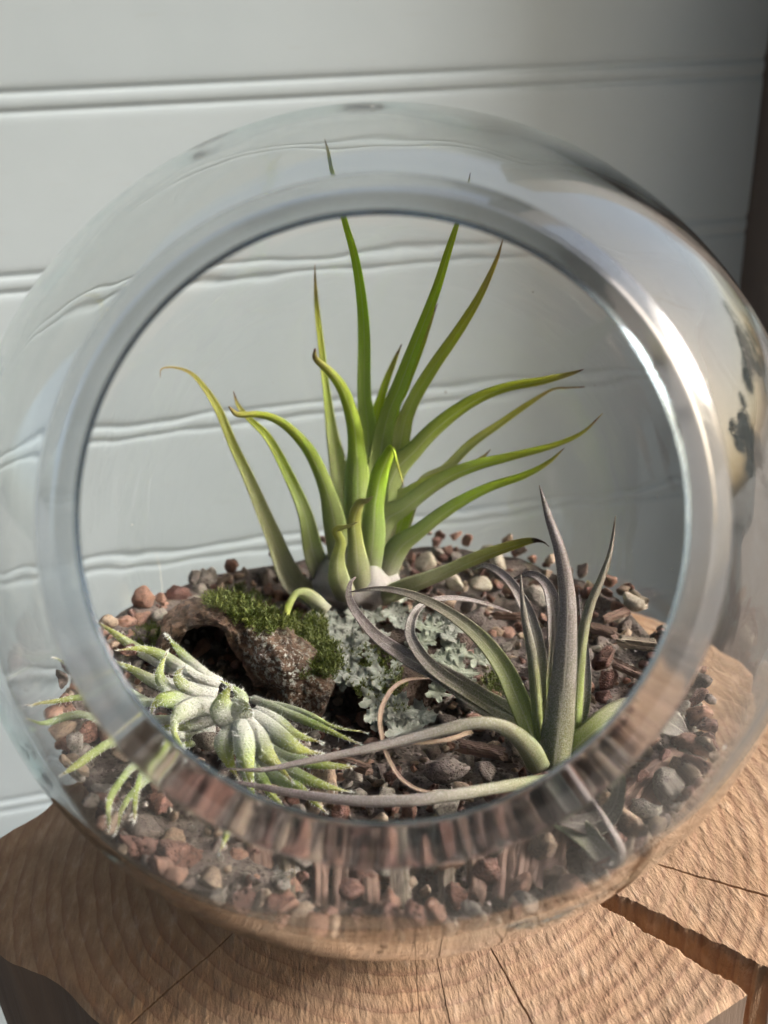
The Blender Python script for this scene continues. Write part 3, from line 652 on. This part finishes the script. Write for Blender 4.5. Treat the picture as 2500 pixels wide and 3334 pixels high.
def leaf(root, pts, wpx, mat, axis, mode='d', curl=.9, n=30, thick=.05, name='leaf', keep=None, label=None, face=1.0):
    Pw = np.array([inside(at(*p) if mode == 'd' else on(*p), 9.6) for p in pts]); dep = (Pw-CO)@CF
    wc = np.array(wpx)*K/F*dep
    C = spline(Pw, n); Wd = np.clip(spline(np.c_[wc, wc, wc], n)[:, 0], .008, 9)
    T = np.gradient(C, axis=0); T /= np.linalg.norm(T, axis=1, keepdims=True)
    arc = np.r_[0, np.cumsum(np.linalg.norm(np.diff(C, axis=0), axis=1))]; u = arc/arc[-1]
    NN = np.zeros_like(C); prev = None
    for i in range(n):
        h = np.asarray(axis, float)-C[i]; h = .45*h/np.linalg.norm(h)+face*(CO-C[i])/np.linalg.norm(CO-C[i])
        if prev is None: v = h-T[i]*(h@T[i])
        else:
            hv = h-T[i]*(h@T[i]); L = np.linalg.norm(hv); hv = hv/max(L, 1e-6)
            v = prev-T[i]*(prev@T[i]); v = v/np.linalg.norm(v)
            if hv@v > .2: v = v+hv*.12*min(1, L)
        NN[i] = v/max(np.linalg.norm(v), 1e-6); prev = NN[i]
    B = np.cross(T, NN)
    so = np.linspace(-1, 1, 11); si = np.linspace(1, -1, 11)[1:-1]; V, UV = [], []
    for i in range(n):
        w = Wd[i]*.5; ph_ = curl*(1-.35*u[i]); sn = math.sin(ph_); th = min(thick*(1.0-.55*u[i]), Wd[i]*.35)
        for s_ in so:
            V.append(C[i]+B[i]*(math.sin(s_*ph_)/sn*w)+NN[i]*((1-math.cos(s_*ph_))/sn*w-th*(1-.75*s_*s_))); UV.append((u[i], s_*.5+.5))
        for s_ in si:
            V.append(C[i]+B[i]*(math.sin(s_*ph_)/sn*w*.98)+NN[i]*((1-math.cos(s_*ph_))/sn*w)); UV.append((u[i], s_*.5+.5))
    m = len(so)+len(si); V = np.array(V); V += (.012*vnoise(V*3.5, 8))[:, None]*np.repeat(NN, m, 0)
    Fc = [f[::-1] for f in grid_faces(n, m, True)]+[tuple(range(m)), tuple(range(n*m-1, (n-1)*m-1, -1))]
    o = child(name, mesh(name, V, Fc, mat, np.array(UV)), root)
    if label: o['label'] = label
    if keep is not None: keep.append((V.reshape(n, m, 3), NN, u, C))
    return o

# --- tall green plant at the back
gb = on(770, 1300, 4.4); G0 = thing('green_air_plant', 'tall bright green air plant with long curling leaves at the back', 'air plant', gb)
gd = float((gb-CO)@CF); gax = gb+np.array([0, 0, 9.0])
def gl(pts, w, mat=GREEN, d1=None, curl=.9, label=None, d0=None):
    n = len(pts); d0 = gd if d0 is None else d0; d1 = gd-2.0 if d1 is None else d1
    x0 = 770+(pts[0][0]-770)*.45; P = [(x0, 1300, gd+(d0-gd)*.5)]; Wp = [max(w[0]*1.0, 42)]
    if math.hypot(pts[0][0]-x0, pts[0][1]-1308) < 40: P, Wp = [], []
    for i, p in enumerate(pts):
        t = (i+1)/n; P.append((p[0], p[1], d0+(d1-d0)*t)); Wp.append(w[i])
    leaf(G0, P, [a*(.95 if i < 2 else .76) for i, a in enumerate(Wp)], mat, gax, 'd', curl, 38, .09, label=label, face=1 if d0 >= D else -1)
D = gd
gl([(733, 1031), (718, 941), (706, 851), (694, 749), (685, 671), (681, 611), (680, 572)], [42, 36, 22, 19, 15, 8, 2], YELL, D-.3, .8, d0=D+1.0)
gl([(796, 971), (787, 851), (787, 731), (781, 641), (766, 551), (745, 479), (733, 431), (715, 370), (706, 320), (700, 292)], [44, 40, 36, 30, 24, 18, 15, 12, 9, 2], GREEN, 17.0, .9, d0=D+.9)
gl([(808, 947), (826, 851), (850, 785), (868, 743)], [28, 24, 15, 2], GREEN, D-.5, d0=D+1.0)
gl([(898, 1067), (964, 1013), (1018, 959), (1078, 917), (1138, 875), (1192, 842), (1228, 838), (1264, 836)], [28, 30, 27, 21, 16, 7, 5, 3], YELL, D-.8, d0=D+.8, label='olive leaf with a dry brown thread at its tip')
gl([(862, 971), (886, 881), (934, 797), (988, 719), (1036, 641), (1072, 563), (1087, 515)], [45, 41, 36, 31, 23, 12, 2], YELL, 22.0, d0=D+.5)
gl([(844, 923), (874, 839), (910, 749), (945, 656)], [30, 27, 20, 2], GREEN, D-1.5, d0=D+.4)
gl([(820, 1001), (838, 899), (862, 839), (898, 743), (940, 635), (970, 539), (991, 473), (1008, 410), (1015, 376)], [54, 48, 45, 36, 29, 22, 13, 7, 2], GREEN, 18.5, d0=D+.2)
gl([(634, 1261), (586, 1151), (538, 1037), (502, 959), (472, 887), (442, 839), (412, 806), (376, 794), (349, 797), (346, 815)], [56, 48, 35, 28, 24, 17, 11, 6, 4, 2], YELL, D-2.2, .8, d0=D+.4, label='olive leaf ending in a dry brown hooked tip')
gl([(682, 1211), (658, 1109), (622, 1025), (580, 947), (538, 905), (514, 875), (504, 845)], [50, 42, 32, 25, 17, 12, 2], GREEN, D-1.6, .8, d0=D)
gl([(874, 1110), (904, 1060), (930, 1100), (900, 1180)][:2]+[(960, 1050)], [36, 32, 4], GREEN, D-.3, d0=D+.4)
gl([(838, 1055), (898, 971), (952, 917), (1018, 869), (1090, 839), (1168, 824), (1228, 809), (1261, 798)], [60, 52, 46, 37, 30, 24, 14, 2], GREEN, D-2.2, d0=D-.2)
gl([(838, 1103), (886, 1061), (946, 1031), (1012, 1007), (1042, 989), (1060, 971)], [34, 31, 26, 19, 11, 2], YELL, D-1.2, d0=D)
gl([(826, 1139), (874, 1097), (946, 1043), (1018, 1010), (1108, 986), (1198, 962), (1258, 935), (1302, 893)], [62, 54, 46, 37, 26, 18, 11, 2], GREEN, D-2.2, d0=D-.4)
gl([(856, 1193), (904, 1151), (976, 1097), (1054, 1055), (1132, 1028), (1186, 998), (1219, 968)], [56, 49, 40, 30, 22, 13, 2], GREEN, D-2.4, d0=D-.6)
gl([(724, 1139), (706, 1061), (676, 989), (640, 941), (598, 908), (556, 896), (514, 896), (494, 878)], [54, 46, 38, 31, 26, 22, 18, 4], GREEN, D-3.0, d0=D-.6)
gl([(772, 1049), (770, 971), (763, 911), (742, 845), (712, 803), (682, 776), (681, 752)], [58, 50, 42, 34, 25, 17, 5], GREEN, D-2.4, d0=D-.5)
gl([(805, 1168), (809, 1096), (821, 1028), (837, 988), (847, 965), (858, 998), (873, 1052)], [60, 57, 52, 38, 19, 17, 2], GREEN, D-2.6, .7, d0=D-1.0, label='green leaf with its tip folded over')
gl([(877, 1272), (957, 1240), (1037, 1204), (1117, 1176), (1153, 1168), (1174, 1171), (1186, 1181)], [50, 46, 41, 30, 19, 8, 3], BURNT, D-3.6, .7, d0=D-1.4, label='green leaf with a burnt brown tip')
gl([(773, 1236), (769, 1176), (765, 1124), (777, 1088), (791, 1082), (807, 1072)], [58, 46, 38, 26, 17, 2], PALE, D-2.4, .7, d0=D-1.5, label='short leaf with a bent pale tip')
gl([(733, 1256), (729, 1208), (736, 1172), (726, 1146), (752, 1137), (777, 1126)], [50, 42, 30, 24, 13, 2], PALE, D-2.9, .7, d0=D-1.9, label='shortest leaf with a bent pale tip')
gl([(705, 1322), (667, 1289), (642, 1283), (624, 1310), (617, 1343), (611, 1375)], [34, 36, 26, 24, 16, 3], PALE, D-2.9, .7, d0=D-2.0, label='small yellow leaf drooping over the moss')
BULB = m_leaf('pale_leaf_base', [(0, (.20, .16, .155)), (.25, (.33, .29, .29)), (.5, (.38, .37, .33)), (.75, (.32, .37, .18)), (1, (.28, .38, .06))], (.62, .59, .58), .3, .5, .5, .2, .2, 1500)
def lathe_bulb():
    top = at(775, 1130, gd-.2); d = top-gb; L = np.linalg.norm(d); d /= L; e1 = np.cross(d, CF); e1 /= np.linalg.norm(e1); e2 = np.cross(d, e1)
    V, UV = [], []; nA, nR = 72, 26
    for i in range(nR):
        t = i/(nR-1); rad = np.interp(t, [0, .12, .3, .5, .75, 1], [.75, 1.22, 1.36, 1.16, .74, .3])
        for j in range(nA):
            a = 2*math.pi*j/nA; tw = a+t*.5; r_ = rad*(1+.10*abs(math.sin(3.5*tw))-.05+.03*math.sin(9*a+3*t))
            V.append(gb-d*.15+d*(L*t)+(e1*math.cos(a)*1.08+e2*math.sin(a)*.9)*r_); UV.append((t, j/nA))
    V = np.array(V); V += .03*vnoise(V*4, 3)[:, None]
    return mesh('bulb', V, [f[::-1] for f in grid_faces(nR, nA, True)]+[tuple(range(nR*nA-nA, nR*nA))], BULB, np.array(UV))
child('bulb', lathe_bulb(), G0)

# --- silver plant at the right
sb = on(1185, 1655, 4.3); S0 = thing('silver_air_plant', 'silver grey air plant with long arching leaves on the right', 'air plant', sb)
sdp = float((sb-CO)@CF); sax = sb+np.array([0, 0, 7.0])
def sl(pts, w, mat=SILV, dz=None, curl=1.0, mode='d', th=.07, label=None, face=1):
    n = len(pts)
    if mode == 'd': P = [(p[0], p[1], sdp+dz[0]+(dz[1]-dz[0])*i/(n-1)) for i, p in enumerate(pts)]
    else: P = [(p[0], p[1], dz[i]) for i, p in enumerate(pts)]
    leaf(S0, P, w, mat, sax, mode, curl, 40, th, label=label, face=face)
sl([(1185, 1560), (1194, 1480), (1200, 1400), (1194, 1301), (1176, 1257), (1145, 1240), (1110, 1250)], [30, 34, 34, 30, 22, 16, 3], SILV, (1.0, 2.6))
sl([(1175, 1560), (1163, 1416), (1145, 1337), (1115, 1275), (1084, 1240), (1049, 1222), (1022, 1231)], [28, 34, 30, 22, 19, 13, 3], SILV, (.9, 3.2))
sl([(1250, 1590), (1268, 1500), (1265, 1400), (1250, 1270)], [22, 18, 15, 2], SILV, (.6, 1.4))
sl([(1120, 1570), (1049, 1521), (943, 1451), (895, 1394), (886, 1354), (903, 1315), (943, 1295), (996, 1293), (1049, 1304), (1106, 1323)], [30, 30, 30, 26, 22, 16, 13, 11, 8, 3], SILV, (.5, 3.4), 1.0, label='leaf curled into a loop over the lichen')
sl([(1160, 1590), (1123, 1556), (1049, 1521), (969, 1468), (886, 1424), (820, 1380), (776, 1332), (754, 1292), (757, 1260), (768, 1247)], [46, 50, 56, 46, 36, 28, 21, 16, 9, 3], SILV, (.2, 3.0), .75)
sl([(1172, 1640), (1150, 1590), (1119, 1512), (1084, 1438), (1031, 1372), (961, 1319), (886, 1284), (820, 1272), (754, 1279)], [40, 44, 48, 42, 34, 25, 18, 12, 2], SGRN, (-.1, 2.2), .8)
sl([(1190, 1560), (1185, 1468), (1192, 1381), (1194, 1328)], [16, 12, 9, 2], SGRN, (0, .4))
sl([(1178, 1620), (1163, 1556), (1150, 1424), (1132, 1328), (1124, 1233)], [34, 28, 23, 14, 2], SGRN, (-.1, .5), face=-1)
sl([(1238, 1620), (1245, 1535), (1255, 1403), (1273, 1315), (1300, 1249), (1319, 1191), (1330, 1114)], [36, 27, 25, 21, 16, 11, 2], SGRN, (-.1, .2), face=-1)
sl([(1196, 1665), (1205, 1590), (1211, 1535), (1222, 1425), (1225, 1293), (1211, 1196), (1185, 1117), (1165, 1048)], [66, 70, 64, 51, 38, 27, 17, 2], SILV, (-.5, -.4), 1.1, face=-1)
sl([(1165, 1668), (1140, 1622), (1093, 1580), (1040, 1567), (978, 1576), (908, 1594), (829, 1612), (741, 1630), (640, 1650), (560, 1664), (470, 1660)], [52, 52, 42, 38, 34, 30, 25, 19, 15, 10, 2], SILV, [4.6, 5.4, 6.2, 6.5, 6.5, 6.4, 6.3, 6.2, 6.1, 6.0, 6.0], 1.1, 'z', face=-1)
sl([(1190, 1690), (1100, 1702), (980, 1722), (880, 1733), (760, 1732), (650, 1718), (560, 1700), (472, 1682)], [34, 34, 33, 30, 26, 21, 14, 2], SILV, [4.8, 5.5, 5.9, 6.0, 5.9, 5.8, 5.7, 5.7], 1.1, 'z', face=-1)
sl([(1215, 1640), (1290, 1575), (1350, 1545), (1410, 1545), (1460, 1570), (1500, 1600)], [46, 56, 70, 76, 56, 6], SGRN, [4.6, 5.3, 5.4, 5.2, 4.9, 4.6], .5, 'z', label='broad olive leaf pressed along the right side of the glass')
sl([(1225, 1660), (1300, 1660), (1333, 1690), (1325, 1745), (1275, 1778), (1200, 1765)], [40, 42, 38, 38, 48, 20], SGRN, [4.6, 5.6, 5.8, 5.4, 5.1, 5.2], .7, 'z')
sl([(1195, 1760), (1260, 1800), (1315, 1855), (1338, 1835), (1305, 1765), (1262, 1706)], [40, 54, 44, 30, 18, 2], SILV, [4.9, 5.0, 5.2, 5.8, 6.3, 6.6], .7, 'z', label='leaf tip curling back up behind the front glass')
sl([(961, 1715), (908, 1708), (864, 1680), (833, 1627), (824, 1591), (820, 1549), (831, 1513), (854, 1482), (887, 1467), (930, 1466)], [6, 9, 9, 10, 11, 12, 11, 9, 7, 3], DRY, [4.7, 4.9, 5.3, 6.0, 6.4, 6.7, 6.9, 7.0, 7.0, 7.0], 1.0, 'z', .04, label='dry brown leaf curled into a thin arc')
sl([(1020, 1580), (960, 1600), (880, 1605), (830, 1600)], [10, 10, 9, 3], DRY, [5.6, 5.9, 5.9, 5.8], 1.0, 'z', .04, label='thin dry leaf under the front silver leaf')

# --- fuzzy plant at the left
fb = on(505, 1530, 4.6); F0 = thing('fuzzy_air_plant', 'small white fuzzy air plant with two rosettes at the left', 'air plant', fb)
FK = []
def Z(x, y): return (199+x*.36, 1227.6+y*.36)
def fl(pts, w, zs, mat=FUZZ, disp=False, curl=1.0, axis=None, th=.12):
    n = len(pts); zz = np.interp(np.linspace(0, 1, n), np.linspace(0, 1, len(zs)), zs)
    P = [((p if disp else Z(*p))+(float(zz[i]),)) for i, p in enumerate(pts)]
    leaf(F0, P, [(a if disp else a*.36)*((.72 if disp else 1.18) if i < n*.5 else (.7 if disp else .82)) for i, a in enumerate(w)], mat, axis if axis is not None else AXL, 'z', curl, 26, th, keep=FK, face=-1)
AXL = on(300, 1500, 6.2); AXR = on(640, 1680, 6.0)
# left rosette
fl([(700, 670), (480, 600), (250, 470), (120, 380), (20, 315)], [60, 62, 55, 38, 3], [5.2, 5.6, 5.9])
fl([(770, 690), (680, 640), (560, 530), (480, 440), (440, 395)], [60, 66, 52, 30, 3], [5.4, 5.9, 6.2])
fl([(760, 700), (620, 650), (420, 520), (280, 480), (140, 495)], [66, 66, 60, 40, 3], [5.5, 5.9, 6.1])
fl([(750, 760), (560, 720), (380, 680), (230, 600), (110, 545)], [70, 78, 70, 48, 4], [5.6, 6.1, 6.2])
fl([(740, 960), (600, 985), (500, 1000), (400, 990)], [60, 76, 66, 30], [5.1, 5.2, 5.3])
fl([(720, 1010), (620, 1040), (560, 1060), (480, 1060)], [50, 60, 46, 20], [4.8, 4.9, 5.0])
fl([(750, 890), (600, 930), (480, 960), (390, 970)], [80, 96, 76, 30], [5.5, 5.6, 5.6])
fl([(740, 850), (560, 800), (430, 790), (370, 830), (348, 890)], [80, 104, 76, 44, 3], [5.8, 6.2, 5.9])
fl([(640, 760), (480, 740), (410, 660), (415, 580), (452, 500)], [64, 66, 56, 38, 3], [5.9, 6.4, 6.8])
fl([(730, 780), (610, 740), (525, 680), (515, 630), (557, 588)], [70, 70, 56, 38, 3], [5.9, 6.4, 6.7])
fl([(760, 830), (640, 835), (540, 870), (490, 940), (510, 1030), (578, 1135)], [84, 112, 96, 56, 42, 3], [6.0, 6.5, 6.2, 6.0])
for pts, w, z in [([(400, 1520), (260, 1515), (200, 1503), (130, 1515), (62, 1514)], [26, 28, 22, 15, 2], [5.4, 5.6, 5.6]),
                  ([(400, 1555), (270, 1556), (180, 1545), (100, 1552), (40, 1556)], [28, 28, 24, 16, 2], [5.3, 5.5, 5.4]),
                  ([(400, 1590), (300, 1590), (240, 1602), (170, 1650), (102, 1700)], [28, 30, 32, 24, 2], [5.2, 5.8, 5.8]),
                  ([(400, 1615), (310, 1640), (262, 1690), (237, 1750), (226, 1805)], [26, 28, 27, 22, 2], [5.1, 5.6, 5.5]),
                  ([(410, 1640), (330, 1652), (302, 1690), (297, 1740), (297, 1772)], [26, 26, 23, 16, 2], [5.0, 5.5, 5.4]),
                  ([(380, 1640), (310, 1690), (272, 1740), (252, 1800)], [22, 24, 18, 2], [4.9, 5.2, 5.1]),
                  ([(330, 1520), (230, 1470), (175, 1465), (150, 1440), (125, 1425), (105, 1425)], [18, 18, 14, 10, 6, 2], [5.3, 5.7, 5.9]),
                  ([(470, 1680), (500, 1730), (498, 1780), (475, 1842)], [24, 26, 24, 2], [5.0, 5.2, 5.0])]:
    fl(pts, w, [a+.6 for a in z], FUZG, True, .8, th=.07)
# right rosette
fl([(960, 780), (1100, 840), (1300, 920), (1500, 1010), (1620, 1060)], [46, 50, 46, 32, 3], [5.3, 5.6, 5.4], FUZG, axis=AXR, th=.07)
fl([(1020, 800), (1150, 830), (1300, 880), (1450, 950), (1655, 990)], [30, 40, 36, 26, 3], [5.1, 5.4, 5.2], FUZG, axis=AXR, th=.07)
fl([(980, 860), (1100, 920), (1230, 1000), (1390, 1050)], [80, 84, 62, 4], [5.6, 5.9, 5.6], axis=AXR)
fl([(930, 880), (1060, 960), (1200, 1060), (1300, 1100), (1390, 1110)], [100, 104, 74, 44, 4], [5.9, 6.2, 5.8], axis=AXR)
fl([(1000, 1050), (1150, 1120), (1300, 1165), (1500, 1190), (1578, 1190)], [80, 78, 56, 40, 10], [5.2, 5.4, 5.2], FUZG, axis=AXR)
fl([(960, 1080), (1150, 1200), (1300, 1270), (1450, 1320), (1570, 1345)], [80, 78, 58, 36, 3], [5.2, 5.3, 5.0], FUZG, axis=AXR)
fl([(900, 900), (980, 1000), (1040, 1110), (1120, 1190), (1210, 1290)], [96, 108, 92, 56, 3], [6.0, 6.1, 5.5], axis=AXR)
fl([(960, 1120), (1080, 1240), (1230, 1310), (1340, 1410), (1412, 1475)], [74, 70, 52, 34, 3], [5.0, 5.2, 4.9], FUZG, axis=AXR)
fl([(930, 1120), (1000, 1240), (1080, 1360), (1160, 1440)], [70, 70, 54, 3], [5.0, 5.1, 4.8], FUZG, axis=AXR)
fl([(880, 930), (905, 1060), (935, 1200), (955, 1310)], [100, 120, 84, 4], [6.1, 6.2, 5.4], axis=AXR)
fl([(860, 920), (800, 1020), (815, 1150), (880, 1270)], [110, 128, 90, 4], [5.9, 6.0, 5.3], axis=AXR)
fl([(890, 1150), (930, 1240), (955, 1330), (985, 1400)], [70, 66, 46, 3], [5.0, 5.1, 4.8], FUZG, axis=AXR)
# stub between the rosettes
fl([(860, 930), (790, 860), (790, 780), (835, 700)], [120, 140, 96, 4], [6.0, 6.5, 6.9], axis=on(520, 1500, 9))
fl([(830, 900), (900, 850), (935, 830), (968, 862)], [110, 120, 70, 4], [6.1, 6.5, 6.6], axis=on(500, 1500, 9))
fl([(860, 860), (890, 790), (860, 730), (760, 670)], [70, 80, 46, 6], [5.9, 6.3, 6.6], FUZG, axis=on(520, 1500, 9), th=.06)
hv, hf = [], []
for V_, NN, u, C in FK:
    n, m, _ = V_.shape; cnt = 420
    for _ in range(cnt):
        i = int(min(n-2, (rng.uniform()**1.25)*n)); j = int(rng.integers(m)); p = V_[i, j]*(1-(q_ := rng.uniform()))+V_[i+1, j]*q_
        o_ = p-C[i]; o_ = o_/max(np.linalg.norm(o_), 1e-6)+rng.normal(0, .45, 3); L = rng.uniform(.03, .085); w_ = np.cross(o_, rng.normal(size=3)); w_ = w_/np.linalg.norm(w_)*.006
        b = len(hv); hv += [p-w_, p+w_, p+o_*L]; hf.append((b, b+1, b+2))
fz = child('leaf_fuzz', mesh('leaf_fuzz', np.array(hv), hf, HAIRM), F0); fz['kind'] = 'stuff'
